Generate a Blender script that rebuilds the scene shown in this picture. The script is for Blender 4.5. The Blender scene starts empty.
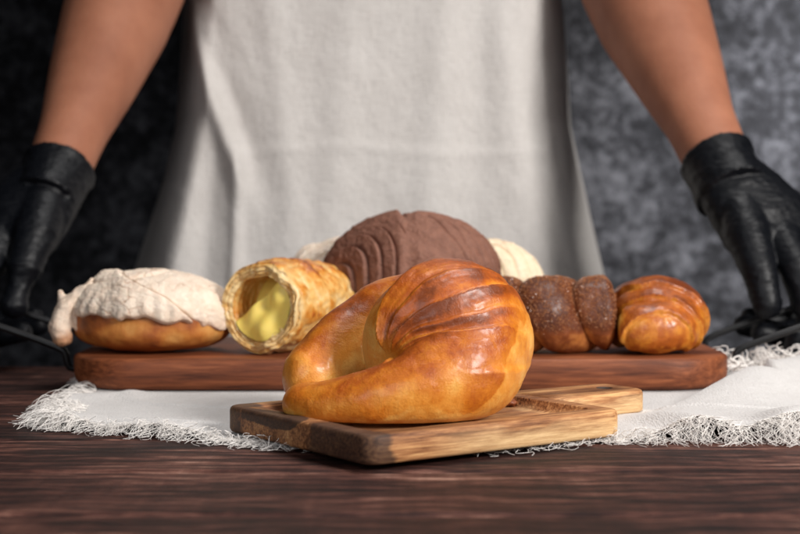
import bpy, math, random
import numpy as np
from mathutils import Vector, noise, Matrix
random.seed(7); np.random.seed(7)
S = bpy.context.scene
C = S.collection
PI = math.pi

# ------------------------------------------------------------------ helpers
def link(name, me, mat=None, parent=None, smooth=True):
    o = bpy.data.objects.new(name, me); C.objects.link(o)
    if mat: me.materials.append(mat)
    if parent: o.parent = parent
    if smooth and len(me.polygons):
        me.polygons.foreach_set('use_smooth', [True]*len(me.polygons))
    return o

def mesh(name, V, F, mat=None, parent=None, smooth=True, attrs=None):
    me = bpy.data.meshes.new(name)
    me.from_pydata([tuple(map(float, v)) for v in V], [], [tuple(map(int, f)) for f in F])
    me.update()
    for k, a in (attrs or {}).items():
        at = me.attributes.new(k, 'FLOAT', 'POINT'); at.data.foreach_set('value', np.asarray(a, dtype=np.float32))
    return link(name, me, mat, parent, smooth)

def thing(name, label, cat, loc=(0, 0, 0), group=None):
    o = bpy.data.objects.new(name, None); C.objects.link(o); o.location = loc
    o.empty_display_size = .02
    return tag(o, label, cat, group)

def tag(o, label, cat, group=None, kind=None):
    if label: o['label'] = label
    if cat: o['category'] = cat
    if group: o['group'] = group
    if kind: o['kind'] = kind
    return o

def ss(a, b, x):
    t = np.clip((np.asarray(x, float)-a)/(b-a), 0, 1); return t*t*(3-2*t)

def fbm(P, scale, octv=3, off=0.0):
    P = np.asarray(P)
    sh = P.shape[:-1]; Q = P.reshape(-1, 3)*scale+off
    return np.array([noise.fractal(Vector(q), .9, 2.1, octv) for q in Q]).reshape(sh)

def crinterp(pts, n):
    """Catmull-Rom through rows of pts, resampled evenly by length"""
    P = np.asarray(pts, float)
    E = np.vstack([2*P[0]-P[1], P, 2*P[-1]-P[-2]])
    out = []
    for i in range(1, len(E)-2):
        p0, p1, p2, p3 = E[i-1], E[i], E[i+1], E[i+2]
        for t in np.linspace(0, 1, 40, endpoint=False):
            out.append(.5*((2*p1)+(-p0+p2)*t+(2*p0-5*p1+4*p2-p3)*t*t+(-p0+3*p1-3*p2+p3)*t**3))
    out.append(E[-2]); out = np.array(out)
    d = np.r_[0, np.cumsum(np.linalg.norm(np.diff(out[:, :3], axis=0), axis=1))]; d /= d[-1]
    s = np.linspace(0, 1, n)
    return np.stack([np.interp(s, d, out[:, k]) for k in range(out.shape[1])], 1), s

def grid_faces(nu, nv, closed_v=True):
    F = []
    for i in range(nu-1):
        for j in range(nv if closed_v else nv-1):
            k = (j+1) % nv
            F.append((i*nv+j, i*nv+k, (i+1)*nv+k, (i+1)*nv+j))
    return F

def vnormals(V, F):
    F = np.asarray(F); n = np.zeros_like(V)
    fn = np.cross(V[F[:, 2]]-V[F[:, 0]], V[F[:, 3]]-V[F[:, 1]])
    for k in range(4): np.add.at(n, F[:, k], fn)
    return n/(np.linalg.norm(n, axis=1, keepdims=True)+1e-12)

def mirror_x(o):
    pass

# capsule unions -> one continuous surface
class Blob:
    def __init__(s): s.V = []; s.F = []
    def add(s, V, F):
        b = len(s.V); s.V += [tuple(v) for v in V]; s.F += [tuple(b+i for i in f) for f in F]
    def tube(s, pts, rad, n=20, cap=True, sq=None):
        """pts list of Vector, rad list of (ra, rb) or r; round caps. sq = side direction for ra"""
        P = [Vector(p) for p in pts]; N = len(P)
        R = [(r, r) if not isinstance(r, tuple) else r for r in rad]
        side = Vector(sq) if sq else Vector((.13, .3, .9))
        rows = []
        tang = [(P[min(i+1, N-1)]-P[max(i-1, 0)]).normalized() for i in range(N)]
        def ring(c, t, ra, rb):
            a = (side - t*side.dot(t)).normalized(); b = t.cross(a)
            return [c + a*math.cos(2*PI*k/n)*ra + b*math.sin(2*PI*k/n)*rb for k in range(n)]
        if cap:
            for k in range(6, 0, -1):
                an = k/6.5*PI/2; m = min(R[0])
                rows.append(ring(P[0]-tang[0]*m*math.sin(an), tang[0], R[0][0]*math.cos(an), R[0][1]*math.cos(an)))
        for i in range(N): rows.append(ring(P[i], tang[i], *R[i]))
        if cap:
            for k in range(1, 7):
                an = k/6.5*PI/2; m = min(R[-1])
                rows.append(ring(P[-1]+tang[-1]*m*math.sin(an), tang[-1], R[-1][0]*math.cos(an), R[-1][1]*math.cos(an)))
        V = [v for r in rows for v in r]; F = grid_faces(len(rows), n)
        F = [tuple(f) for f in F]
        F.append(tuple(range(n))[::-1]); F.append(tuple((len(rows)-1)*n+k for k in range(n)))
        s.add(V, F)
    def ellipsoid(s, c, r, rot=None, n=24):
        V = []; F = []
        for i in range(n+1):
            th = PI*(i+.001)/(n+.002)
            for j in range(n):
                ph = 2*PI*j/n
                v = Vector((r[0]*math.sin(th)*math.cos(ph), r[1]*math.sin(th)*math.sin(ph), r[2]*math.cos(th)))
                if rot: v = rot @ v
                V.append(v+Vector(c))
        F = grid_faces(n+1, n); F.append(tuple(range(n))); F.append(tuple(n*n+k for k in range(n))[::-1])
        s.add(V, F)
    def build(s, name, voxel, smooth=4, mat=None, parent=None, disp=None, attr=None):
        me = bpy.data.meshes.new('t'); me.from_pydata(s.V, [], s.F); me.update()
        o = bpy.data.objects.new('t', me); C.objects.link(o)
        m = o.modifiers.new('r', 'REMESH'); m.mode = 'VOXEL'; m.voxel_size = voxel
        if smooth:
            m2 = o.modifiers.new('s', 'SMOOTH'); m2.iterations = smooth; m2.factor = .5
        dg = bpy.context.evaluated_depsgraph_get(); ev = o.evaluated_get(dg)
        out = bpy.data.meshes.new_from_object(ev); bpy.data.objects.remove(o); bpy.data.meshes.remove(me)
        nv = len(out.vertices); co = np.zeros(nv*3, np.float32); out.vertices.foreach_get('co', co); co = co.reshape(-1, 3)
        no = np.zeros(nv*3, np.float32); out.vertices.foreach_get('normal', no); no = no.reshape(-1, 3)
        if disp is not None:
            co2 = co+no*np.asarray(disp(co.astype(float), no))[:, None]
            out.vertices.foreach_set('co', co2.astype(np.float32).ravel()); out.update()
        if attr is not None:
            for k, fn in attr.items():
                at = out.attributes.new(k, 'FLOAT', 'POINT'); at.data.foreach_set('value', np.asarray(fn(co.astype(float), no), dtype=np.float32))
        out.name = name; out.materials.clear()
        return link(name, out, mat, parent)

# ------------------------------------------------------------------ materials
class M:
    def __init__(s, name):
        s.m = bpy.data.materials.new(name); s.m.use_nodes = True
        s.t = s.m.node_tree; s.n = s.t.nodes
        s.b = s.n['Principled BSDF']; s.tc = s.n.new('ShaderNodeTexCoord')
    def node(s, ty, **kw):
        n = s.n.new(ty)
        for k, v in kw.items():
            if hasattr(n, k) and k not in ('Scale',): setattr(n, k, v)
        return n
    def set(s, sock, v):
        if hasattr(v, 'links') or hasattr(v, 'is_linked'): s.t.links.new(v, sock)
        else: sock.default_value = v
    def map(s, scale=(1, 1, 1), rot=(0, 0, 0), loc=(0, 0, 0), src=None):
        n = s.n.new('ShaderNodeMapping'); s.set(n.inputs['Vector'], src or s.tc.outputs['Object'])
        n.inputs['Scale'].default_value = scale; n.inputs['Rotation'].default_value = rot; n.inputs['Location'].default_value = loc
        return n.outputs[0]
    def noise(s, vec, scale, detail=4, rough=.55, dist=0.0):
        n = s.n.new('ShaderNodeTexNoise'); s.set(n.inputs['Vector'], vec)
        n.inputs['Scale'].default_value = scale; n.inputs['Detail'].default_value = detail
        n.inputs['Roughness'].default_value = rough; n.inputs['Distortion'].default_value = dist
        return n.outputs['Fac']
    def vor(s, vec, scale, feature='F1'):
        n = s.n.new('ShaderNodeTexVoronoi'); n.feature = feature; s.set(n.inputs['Vector'], vec); n.inputs['Scale'].default_value = scale
        return n.outputs['Distance']
    def wave(s, vec, scale, dist=2, detail=3, dscale=1, dirn='X', ty='BANDS'):
        n = s.n.new('ShaderNodeTexWave'); n.wave_type = ty
        if ty == 'BANDS': n.bands_direction = dirn
        else: n.rings_direction = dirn
        s.set(n.inputs['Vector'], vec)
        n.inputs['Scale'].default_value = scale; n.inputs['Distortion'].default_value = dist
        n.inputs['Detail'].default_value = detail; n.inputs['Detail Scale'].default_value = dscale
        return n.outputs['Fac']
    def ramp(s, fac, stops):
        n = s.n.new('ShaderNodeValToRGB'); s.set(n.inputs['Fac'], fac); e = n.color_ramp.elements
        while len(e) < len(stops): e.new(.5)
        for q, (p, c) in zip(e, stops):
            q.position = p; q.color = (*c, 1) if len(c) == 3 else c
        return n.outputs['Color']
    def mr(s, v, a, b, c, d):
        n = s.n.new('ShaderNodeMapRange'); s.set(n.inputs['Value'], v)
        for k, q in zip(('From Min', 'From Max', 'To Min', 'To Max'), (a, b, c, d)): n.inputs[k].default_value = q
        return n.outputs['Result']
    def math(s, op, a, b=0.0, c=None):
        n = s.n.new('ShaderNodeMath'); n.operation = op; s.set(n.inputs[0], a); s.set(n.inputs[1], b)
        if c is not None: s.set(n.inputs[2], c)
        return n.outputs[0]
    def mix(s, f, a, b, mode='MIX'):
        n = s.n.new('ShaderNodeMix'); n.data_type = 'RGBA'; n.blend_type = mode
        s.set(n.inputs['Factor'], f)
        for sock, v in ((n.inputs[6], a), (n.inputs[7], b)):
            if isinstance(v, tuple): v = (*v, 1) if len(v) == 3 else v
            s.set(sock, v)
        return n.outputs[2]
    def attr(s, name):
        n = s.n.new('ShaderNodeAttribute'); n.attribute_name = name; return n.outputs['Fac']
    def bump(s, h, strength, dist=.001, normal=None):
        n = s.n.new('ShaderNodeBump'); s.set(n.inputs['Height'], h); n.inputs['Strength'].default_value = strength
        n.inputs['Distance'].default_value = dist
        if normal: s.set(n.inputs['Normal'], normal)
        return n.outputs[0]
    def out(s, **kw):
        for k, v in kw.items():
            k = k.replace('_', ' ')
            if isinstance(v, tuple) and len(v) == 3 and 'Radius' not in k: v = (*v, 1)
            s.set(s.b.inputs[k], v)
        return s.m

def crust(name, stops, amp=.26, coat=.30, rough=.38, fine=260, sss=.08):
    m = M(name); o = m.tc.outputs['Object']
    big = m.noise(o, 55, 5, .6, .6); streak = m.noise(m.map((1, 1, .35)), 190, 5, .65, 1.2); sp = m.noise(o, 900, 2, .6)
    f = m.math('ADD', m.attr('bake'), m.mr(big, .3, .7, -amp*.5, amp*.5))
    f = m.math('ADD', f, m.mr(streak, .3, .7, -amp*.28, amp*.28))
    f = m.math('ADD', f, m.mr(sp, .3, .7, -.04, .04))
    col = m.ramp(f, stops)
    vs = m.vor(m.map((1, 1, 1)), 420); pit = m.mr(vs, 0, .35, 0, 1)
    h = m.math('ADD', m.math('MULTIPLY', m.noise(o, fine, 6, .65), 1.0), m.math('MULTIPLY', pit, .12))
    h = m.math('ADD', h, m.math('MULTIPLY', m.noise(o, 900, 3, .65), .9))
    bl = m.mr(m.vor(m.map((1, 1, 1), loc=(.3, .1, .7)), 210), .0, .16, 1, 0)
    h = m.math('ADD', h, m.math('MULTIPLY', m.math('MULTIPLY', bl, m.mr(big, .45, .6, 0, 1)), .35))
    nb = m.bump(h, .36, .0010)
    rg = m.mr(m.noise(o, 120, 4), .3, .7, rough-.07, rough+.14)
    m.out(Base_Color=col, Roughness=rg, Normal=nb, Coat_Weight=coat, Coat_Roughness=.20, Specular_IOR_Level=.35,
          Subsurface_Weight=sss, Subsurface_Scale=.004)
    m.b.inputs['Subsurface Radius'].default_value = (1, .5, .2)
    return m.m

golden = crust('golden_egg_washed_crust', [(0, (.78, .45, .12)), (.28, (.70, .28, .042)), (.5, (.56, .170, .014)), (.74, (.38, .082, .008)), (1, (.17, .036, .006))], coat=.20, amp=.26)
golden2 = crust('dark_golden_crust', [(0, (.74, .38, .07)), (.3, (.62, .23, .025)), (.6, (.42, .105, .011)), (1, (.17, .035, .007))], amp=.28)
bun_m = crust('plain_bun_crust', [(0, (.66, .34, .10)), (.4, (.50, .19, .04)), (.7, (.36, .105, .022)), (1, (.16, .04, .012))], coat=.05, rough=.5, amp=.3)
cinn = crust('cinnamon_bread_crust', [(0, (.64, .30, .08)), (.3, (.46, .17, .042)), (.55, (.22, .060, .017)), (1, (.085, .022, .008))], coat=.1, rough=.42, amp=.3)
puff = crust('flaky_pastry_crust', [(0, (.76, .55, .27)), (.28, (.70, .41, .13)), (.55, (.60, .24, .035)), (.8, (.40, .105, .013)), (1, (.10, .022, .006))], coat=.25, rough=.36, amp=.45, fine=330)

def paste(name, a, b, rough=.85, bs=.8, crk=.75):
    m = M(name); o = m.tc.outputs['Object']
    n1 = m.noise(o, 130, 5, .65); n2 = m.noise(o, 1100, 3, .7)
    c = m.mix(m.mr(n1, .35, .65, 0, 1), a, b)
    c = m.mix(m.math('MULTIPLY', m.attr('bake'), 1.0), c, (.50, .22, .09))
    wv = m.n.new('ShaderNodeVectorMath'); wv.operation = 'ADD'; m.set(wv.inputs[0], o)
    nc = m.n.new('ShaderNodeTexNoise'); m.set(nc.inputs['Vector'], o); nc.inputs['Scale'].default_value = 90
    sc_ = m.n.new('ShaderNodeVectorMath'); sc_.operation = 'SCALE'; m.set(sc_.inputs[0], nc.outputs['Color']); sc_.inputs['Scale'].default_value = .012; m.set(wv.inputs[1], sc_.outputs[0])
    cr = m.mr(m.vor(wv.outputs[0], 85, 'DISTANCE_TO_EDGE'), .0, .055, 1, 0)
    cr = m.math('MULTIPLY', cr, m.mr(m.noise(o, 40, 2), .48, .62, 0, crk))
    c = m.mix(cr, c, tuple(q*w_ for q, w_ in zip(b, (.62, .42, .30))))
    h = m.math('ADD', m.math('MULTIPLY', n1, 1.0), m.math('MULTIPLY', n2, .5)); h = m.math('SUBTRACT', h, m.math('MULTIPLY', cr, .5))
    return m.out(Base_Color=c, Roughness=rough, Normal=m.bump(h, bs, .0012), Subsurface_Weight=.06, Subsurface_Scale=.003)
white_paste = paste('white_sugar_paste', (.84, .715, .59), (.72, .575, .45))
cream_paste = paste('cream_sugar_paste', (.86, .72, .53), (.78, .62, .42))
choc_paste = paste('chocolate_sugar_paste', (.235, .100, .062), (.18, .073, .045), .7, .7, .5)

def custard_mat():
    m = M('yellow_custard'); o = m.tc.outputs['Object']
    return m.out(Base_Color=(.88, .67, .15), Roughness=.5, Specular_IOR_Level=.35, Normal=m.bump(m.noise(o, 120, 3), .25, .001), Subsurface_Weight=.1, Subsurface_Scale=.003, Coat_Weight=.2)
custard_m = custard_mat(); custard_m.node_tree.nodes['Principled BSDF'].inputs['Coat Weight'].default_value = .05

def board_mat():
    m = M('acacia_wood')
    v = m.map((1.0, 1.0, 1.0), loc=(.013, .02, .01))
    warp = m.noise(m.map((.45, 2.6, 2.2)), 16, 4, .55, 1.2)
    streak = m.noise(m.map((1.2, 26, 26)), 22, 6, .65, .4)
    fib = m.noise(m.map((7, 110, 150)), 18, 4, .7)
    f = m.math('ADD', m.mr(warp, .3, .7, -.36, .36), m.mr(streak, .3, .7, .1, .9))
    f = m.math('ADD', f, m.mr(fib, .3, .7, -.17, .17))
    col = m.ramp(f, [(0, (.06, .021, .010)), (.3, (.17, .066, .027)), (.6, (.37, .165, .066)), (1, (.66, .37, .16))])
    # pale sapwood on the lower right side, very dark figure on the left side
    sx = m.n.new('ShaderNodeSeparateXYZ'); m.set(sx.inputs[0], m.tc.outputs['Object'])
    wob = m.noise(m.map((1.2, 1, 3)), 22, 3, .5, .6)
    zz = m.math('ADD', sx.outputs['Z'], m.mr(wob, .3, .7, -.0035, .0035))
    right = m.mr(sx.outputs['X'], -.05, .0, 0, 1)
    frontm = 0.0
    sap = m.math('MULTIPLY', m.mr(zz, .0115, .006, 0, 1), 1.0)
    onface = m.mr(zz, .0125, .0115, 0, 1)
    sapmask = m.math('MULTIPLY', m.math('MULTIPLY', m.math('ADD', m.math('MULTIPLY', sap, .75), .1), right), onface)
    col = m.mix(sapmask, col, m.ramp(m.mr(m.math('ADD', streak, fib), .7, 1.3, 0, 1), [(0, (.56, .30, .125)), (1, (.90, .66, .36))]))
    # dark heart figure towards the left side face
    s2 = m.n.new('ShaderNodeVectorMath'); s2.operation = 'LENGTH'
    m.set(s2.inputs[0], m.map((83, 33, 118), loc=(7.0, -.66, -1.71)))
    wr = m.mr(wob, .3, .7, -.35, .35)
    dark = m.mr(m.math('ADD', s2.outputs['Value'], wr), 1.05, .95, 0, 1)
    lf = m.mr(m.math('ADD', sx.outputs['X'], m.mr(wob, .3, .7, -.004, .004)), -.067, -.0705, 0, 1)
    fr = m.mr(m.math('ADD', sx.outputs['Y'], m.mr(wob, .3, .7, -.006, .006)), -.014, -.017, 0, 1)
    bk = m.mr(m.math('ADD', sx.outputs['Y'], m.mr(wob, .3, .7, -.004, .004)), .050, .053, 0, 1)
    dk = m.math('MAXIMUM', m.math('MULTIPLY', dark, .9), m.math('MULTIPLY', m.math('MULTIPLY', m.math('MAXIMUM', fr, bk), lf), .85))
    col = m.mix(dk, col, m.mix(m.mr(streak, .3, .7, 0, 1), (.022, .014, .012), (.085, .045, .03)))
    h = m.math('ADD', m.math('MULTIPLY', streak, .5), fib)
    return m.out(Specular_IOR_Level=.25, Base_Color=col, Roughness=m.mr(streak, .3, .7, .45, .62), Normal=m.bump(h, .35, .0006))
board_m = board_mat()

def tray_mat():
    m = M('reddish_tray_wood')
    s1 = m.noise(m.map((1.2, 16, 22)), 20, 6, .6, .5); s2 = m.noise(m.map((8, 120, 160)), 14, 4, .7)
    big = m.noise(m.map((.6, 3, 6)), 9, 3, .5, 1.0)
    f = m.math('ADD', m.mr(s1, .3, .7, .1, .8), m.mr(big, .3, .7, -.3, .3))
    f = m.math('ADD', f, m.mr(s2, .3, .7, -.12, .12))
    c = m.ramp(f, [(0, (.07, .018, .007)), (.5, (.185, .052, .019)), (1, (.34, .110, .042))])
    return m.out(Specular_IOR_Level=.3, Base_Color=c, Roughness=.5, Normal=m.bump(m.math('ADD', s1, s2), .3, .0006))
tray_m = tray_mat()

def table_mat():
    m = M('weathered_plank_wood'); o = m.tc.outputs['Object']
    sx = m.n.new('ShaderNodeSeparateXYZ'); m.set(sx.inputs[0], o)
    pid = m.math('FLOOR', m.math('DIVIDE', m.math('ADD', sx.outputs['Y'], 2.0*.0985*10-1.168), .0985))
    cb = m.n.new('ShaderNodeCombineXYZ'); m.set(cb.inputs[0], m.math('MULTIPLY', pid, 3.7)); m.set(cb.inputs[2], m.math('MULTIPLY', pid, 1.3))
    ad = m.n.new('ShaderNodeVectorMath'); ad.operation = 'ADD'; m.set(ad.inputs[0], o); m.set(ad.inputs[1], cb.outputs[0]); src = ad.outputs[0]
    warp = m.noise(m.map((1.2, 4.5, 4), src=src), 4.2, 4, .55, 1.1)
    r = m.wave(m.map((.35, 1, 1), src=src), 24, 9, 4, 2.2, 'Y')
    st = m.noise(m.map((1.6, 34, 34), src=src), 13, 7, .68, .5)
    fb = m.noise(m.map((10, 210, 200), src=src), 9, 5, .7)
    cross = m.noise(m.map((30, 1.5, 3), src=src), 5, 3, .6)
    f = m.math('ADD', m.mr(st, .3, .7, 0, .75), m.mr(r, 0, 1, -.1, .18))
    f = m.math('ADD', f, m.mr(warp, .35, .65, -.22, .22)); f = m.math('ADD', f, m.mr(fb, .3, .7, -.14, .14))
    f = m.math('ADD', f, m.mr(cross, .35, .65, -.05, .05))
    c = m.ramp(f, [(.08, (.007, .0025, .002)), (.38, (.032, .0105, .008)), (.60, (.090, .033, .024)), (.82, (.21, .092, .066)), (1, (.48, .28, .21))])
    # knots
    kn = m.vor(m.map((1.0, 3.2, 1), loc=(.35, .62, 0)), 3.1)
    c = m.mix(m.mr(kn, .10, .04, 0, .85), c, (.012, .006, .006))
    h = m.math('ADD', m.math('MULTIPLY', st, 1.0), m.math('MULTIPLY', fb, .8))
    return m.out(Base_Color=c, Roughness=m.mr(st, .3, .7, .62, .46), Specular_IOR_Level=.25, Normal=m.bump(h, .7, .0016))
table_m = table_mat()

def linen(name, a, b, sc=900):
    m = M(name); o = m.tc.outputs['Object']
    w1 = m.wave(m.map(), sc/6.28*2, 1.5, 2, 2, 'X'); w2 = m.wave(m.map(), sc/6.28*2, 1.5, 2, 2, 'Z')
    w3 = m.wave(m.map(), sc/6.28*2, 1.5, 2, 2, 'Y')
    n1 = m.noise(m.map((1, 1, 1)), 22, 5, .6); slub = m.noise(m.map((4, 4, 60)), 14, 3, .6); slub2 = m.noise(m.map((60, 30, 4)), 14, 3, .6)
    f = m.math('ADD', m.mr(n1, .3, .7, 0, .5), m.mr(m.math('ADD', slub, slub2), .7, 1.3, 0, .5))
    c = m.mix(f, a, b)
    if sc > 800: h = m.math('MULTIPLY', m.noise(m.map((1, .25, 1)), 900, 2), 1.6); h = m.math('ADD', h, m.noise(m.map((.25, 1, 1)), 900, 2))
    else: h = m.math('ADD', m.noise(m.map((1, 1, .12)), 620, 2), m.noise(m.map((.12, 1, 1)), 620, 2)); h = m.math('MULTIPLY', h, 1.8)
    h = m.math('ADD', h, m.math('MULTIPLY', m.noise(o, 160, 4), 1.6))
    c = m.mix(m.mr(h, 1.6, 3.6, 0, .30), c, tuple(q*.55 for q in a))
    return m.out(Base_Color=c, Roughness=.9, Normal=m.bump(h, .45, .0009), Sheen_Weight=.15)
cloth_m = linen('white_linen', (.54, .515, .50), (.64, .62, .605))
apron_m = linen('natural_linen', (.60, .565, .535), (.71, .68, .65), 700)
thread_m = M('linen_thread').out(Base_Color=(.86, .82, .78), Roughness=.85)

def skin_mat():
    m = M('tan_skin'); o = m.tc.outputs['Object']
    c = m.ramp(m.noise(o, 18, 5, .6), [(.3, (.28, .105, .058)), (.7, (.40, .165, .095))])
    return m.out(Base_Color=c, Roughness=.62, Specular_IOR_Level=.3, Normal=m.bump(m.math('ADD', m.noise(o, 500, 3), m.noise(o, 60, 4)), .3, .0012), Subsurface_Weight=.12, Subsurface_Scale=.01)
skin_m = skin_mat()
def glove_mat():
    m = M('black_nitrile'); o = m.tc.outputs['Object']
    w = m.noise(m.map((1, 1, 2.4)), 70, 5, .6, 1.8)
    return m.out(Base_Color=(.0022, .0028, .0046), Roughness=m.mr(m.noise(o, 200, 3), .3, .7, .42, .52), Normal=m.bump(w, .16, .003), Specular_IOR_Level=.27)
glove_m = glove_mat()
shirt_m = M('dark_brown_knit'); shirt_m = shirt_m.out(Base_Color=(.045, .017, .013), Roughness=.9)
trouser_m = M('black_trouser_cloth').out(Base_Color=(.010, .010, .012), Roughness=.9)
metal_m = M('black_metal_wire').out(Base_Color=(.012, .012, .013), Roughness=.38, Metallic=.4)

def wall_mat():
    m = M('mottled_grey_plaster'); o = m.tc.outputs['Object']
    a = m.noise(o, 16, 8, .75, .3); b = m.noise(o, 60, 6, .7, .2); d = m.noise(o, 2.3, 3)
    f = m.math('ADD', m.mr(a, .36, .64, .05, .7), m.mr(b, .36, .64, -.15, .35)); f = m.math('ADD', f, m.mr(d, .3, .7, -.15, .15))
    c = m.ramp(f, [(.1, (.012, .012, .014)), (.42, (.040, .040, .046)), (.75, (.15, .15, .165)), (1, (.24, .24, .26))])
    return m.out(Base_Color=c, Roughness=.85, Normal=m.bump(b, .5, .006))
wall_m = wall_mat()

# ------------------------------------------------------------------ wall and table
Wy = 2.35
o = mesh('backdrop_wall', [(-3, Wy, -1.2), (3, Wy, -1.2), (3, Wy, 2.4), (-3, Wy, 2.4), (-3, Wy+.1, -1.2), (3, Wy+.1, -1.2), (3, Wy+.1, 2.4), (-3, Wy+.1, 2.4)],
         [(0, 1, 2, 3), (5, 4, 7, 6), (4, 0, 3, 7), (1, 5, 6, 2), (3, 2, 6, 7), (4, 5, 1, 0)], wall_m, smooth=False)
tag(o, None, None, None, 'structure')

table = thing('wooden_table', 'dark reddish brown weathered plank table under the linen cloth', 'table', (0, 0, 0))
V = []; F = []
def bevbox(V, F, x0, x1, y0, y1, z0, z1, b=.0025):
    base = len(V)
    # chamfered top long edges
    prof = [(y0, z0), (y0, z1-b), (y0+b*.4, z1-b*.35), (y0+b, z1), (y1-b, z1), (y1-b*.4, z1-b*.35), (y1, z1-b), (y1, z0)]
    for x in (x0, x1):
        for (y, z) in prof: V.append((x, y, z))
    n = len(prof)
    for i in range(n):
        j = (i+1) % n; F.append((base+i, base+j, base+n+j, base+n+i))
    F.append(tuple(base+i for i in range(n))[::-1]); F.append(tuple(base+n+i for i in range(n)))
ye = 1.168; k = 0
y = ye
while y > .15:
    bevbox(V, F, -1.1, 1.1, y-.0985+.0030, y-.0002, -.032, random.uniform(-.0012, 0), .0030)
    y -= .0985
tt = mesh('tabletop', V, F, table_m, table, smooth=False)
ylo = y
for sx_ in (-1, 1):
    for yy in (ylo+.06, ye-.06):
        V = []; F = []; bevbox(V, F, sx_*1.02-.035, sx_*1.02+.035, yy-.035, yy+.035, -.75, -.034)
        mesh('leg', V, F, table_m, table, smooth=False)
for yy in (ylo+.05, ye-.06):
    V = []; F = []; bevbox(V, F, -.98, .98, yy-.012, yy+.012, -.12, -.034); mesh('rail', V, F, table_m, table, smooth=False)

# ------------------------------------------------------------------ cutting board
BA = Vector((-.0150, .669)); U = Vector((.815, .580)).normalized(); ang = math.atan2(U.y, U.x)
BW, BD, BT = .168, .143, .0145
bc = BA + U*BW/2 + Vector((-U.y, U.x))*BD/2
board = thing('cutting_board', 'rectangular acacia wood cutting board with a handle under the big golden horn bread', 'cutting board', (bc.x, bc.y, .0028))
board.rotation_euler.z = ang
def rrect(w, d, r, n=7, cx=0, cy=0):
    P = []
    for (sx, sy, a0) in ((1, 1, 0), (-1, 1, 90), (-1, -1, 180), (1, -1, 270)):
        for i in range(n):
            a = math.radians(a0+90*i/(n-1)); P.append((cx+sx*(w/2-r)+r*math.cos(a), cy+sy*(d/2-r)+r*math.sin(a)))
    return P
def loft(rings):
    """list of (list of xy, z) with equal counts -> closed body"""
    V = []; F = []; n = len(rings[0][0])
    for P, z in rings: V += [(x, y, z) for x, y in P]
    for i in range(len(rings)-1):
        for j in range(n):
            k = (j+1) % n; F.append((i*n+j, i*n+k, (i+1)*n+k, (i+1)*n+j))
    F.append(tuple(range(n))[::-1]); F.append(tuple((len(rings)-1)*n+k for k in range(n)))
    return V, F
def inset(w, d, r, e): return rrect(w-2*e, d-2*e, max(r-e, .0012))
q = lambda e: inset(BW, BD, .009, e)
V, F = loft([(q(.002), 0), (q(.0008), .0005), (q(0), .002), (q(0), BT-.0025), (q(.0004), BT-.0012), (q(.0013), BT-.0003), (q(.0025), BT),
             (inset(BW, BD, .009, .0115), BT), (inset(BW, BD, .009, .0120), BT-.0006), (inset(BW, BD, .009, .0132), BT-.0050), (inset(BW, BD, .009, .0155), BT-.0060)])
ob = mesh('board_slab', V, F, board_m, board)
# handle: rounded paddle with a hole, butted against the far right side
def handle_mesh():
    L, Wd, r = .081, .043, .011; cy = .0105; x0 = BW/2+.0002; hx = x0+L-.018; hr = .0052; n = 48
    outl = []
    for i in range(n):   # rays from the hole centre to the outline
        a = 2*PI*i/n; dx, dy = math.cos(a), math.sin(a)
        ts = []
        if dx > 1e-6: ts.append((x0+L-hx)/dx)
        if dx < -1e-6: ts.append((x0-hx)/dx)
        if abs(dy) > 1e-6: ts.append((Wd/2)/abs(dy))
        t = min(ts); px, py = hx+t*dx, t*dy
        cxr, cyr = x0+L-r, Wd/2-r
        if px > cxr and abs(py) > cyr:
            # rounded end corner
            sy = 1 if py > 0 else -1
            bx, by = hx-cxr, -sy*cyr
            B_ = bx*dx+by*dy; Cc = bx*bx+by*by-r*r; t = -B_+math.sqrt(max(B_*B_-Cc, 0)); px, py = hx+t*dx, t*dy
        if dx < 0 and px < x0+.02: py *= 1+.12*ss(.02, 0, px-x0)
        outl.append((px, py+cy))
    hole = [(hx+hr*math.cos(2*PI*i/n), cy+hr*math.sin(2*PI*i/n)) for i in range(n)]
    def ins(P, e): return [(max(x-(e if x > x0+.001 else 0)*math.cos(math.atan2(y-cy, x-hx)), x0) , y-e*(1 if y > cy else -1)*min(1, abs(y-cy)/.015)) for x, y in P]
    T = BT-.0006
    rings = [(hole, .001), (ins(outl, .0012), .0002), (outl, .0015), (outl, T-.0022), (ins(outl, .0007), T-.0007), (ins(outl, .0022), T), (hole, T), (hole, .001)]
    V = []; F = []
    for P, z in rings: V += [(x, y, z) for x, y in P]
    F = grid_faces(len(rings), n)
    return V, F
V, F = handle_mesh(); oh = mesh('handle', V, F, board_m, board)
hole_shade = M('painted_hole_shade').out(Base_Color=(.03, .016, .010), Roughness=.7); oh.data.materials.append(hole_shade)  # shade inside the hole, painted as a near-black colour on its wall
for p_ in list(oh.data.polygons)[-48:]: p_.material_index = 1

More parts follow.
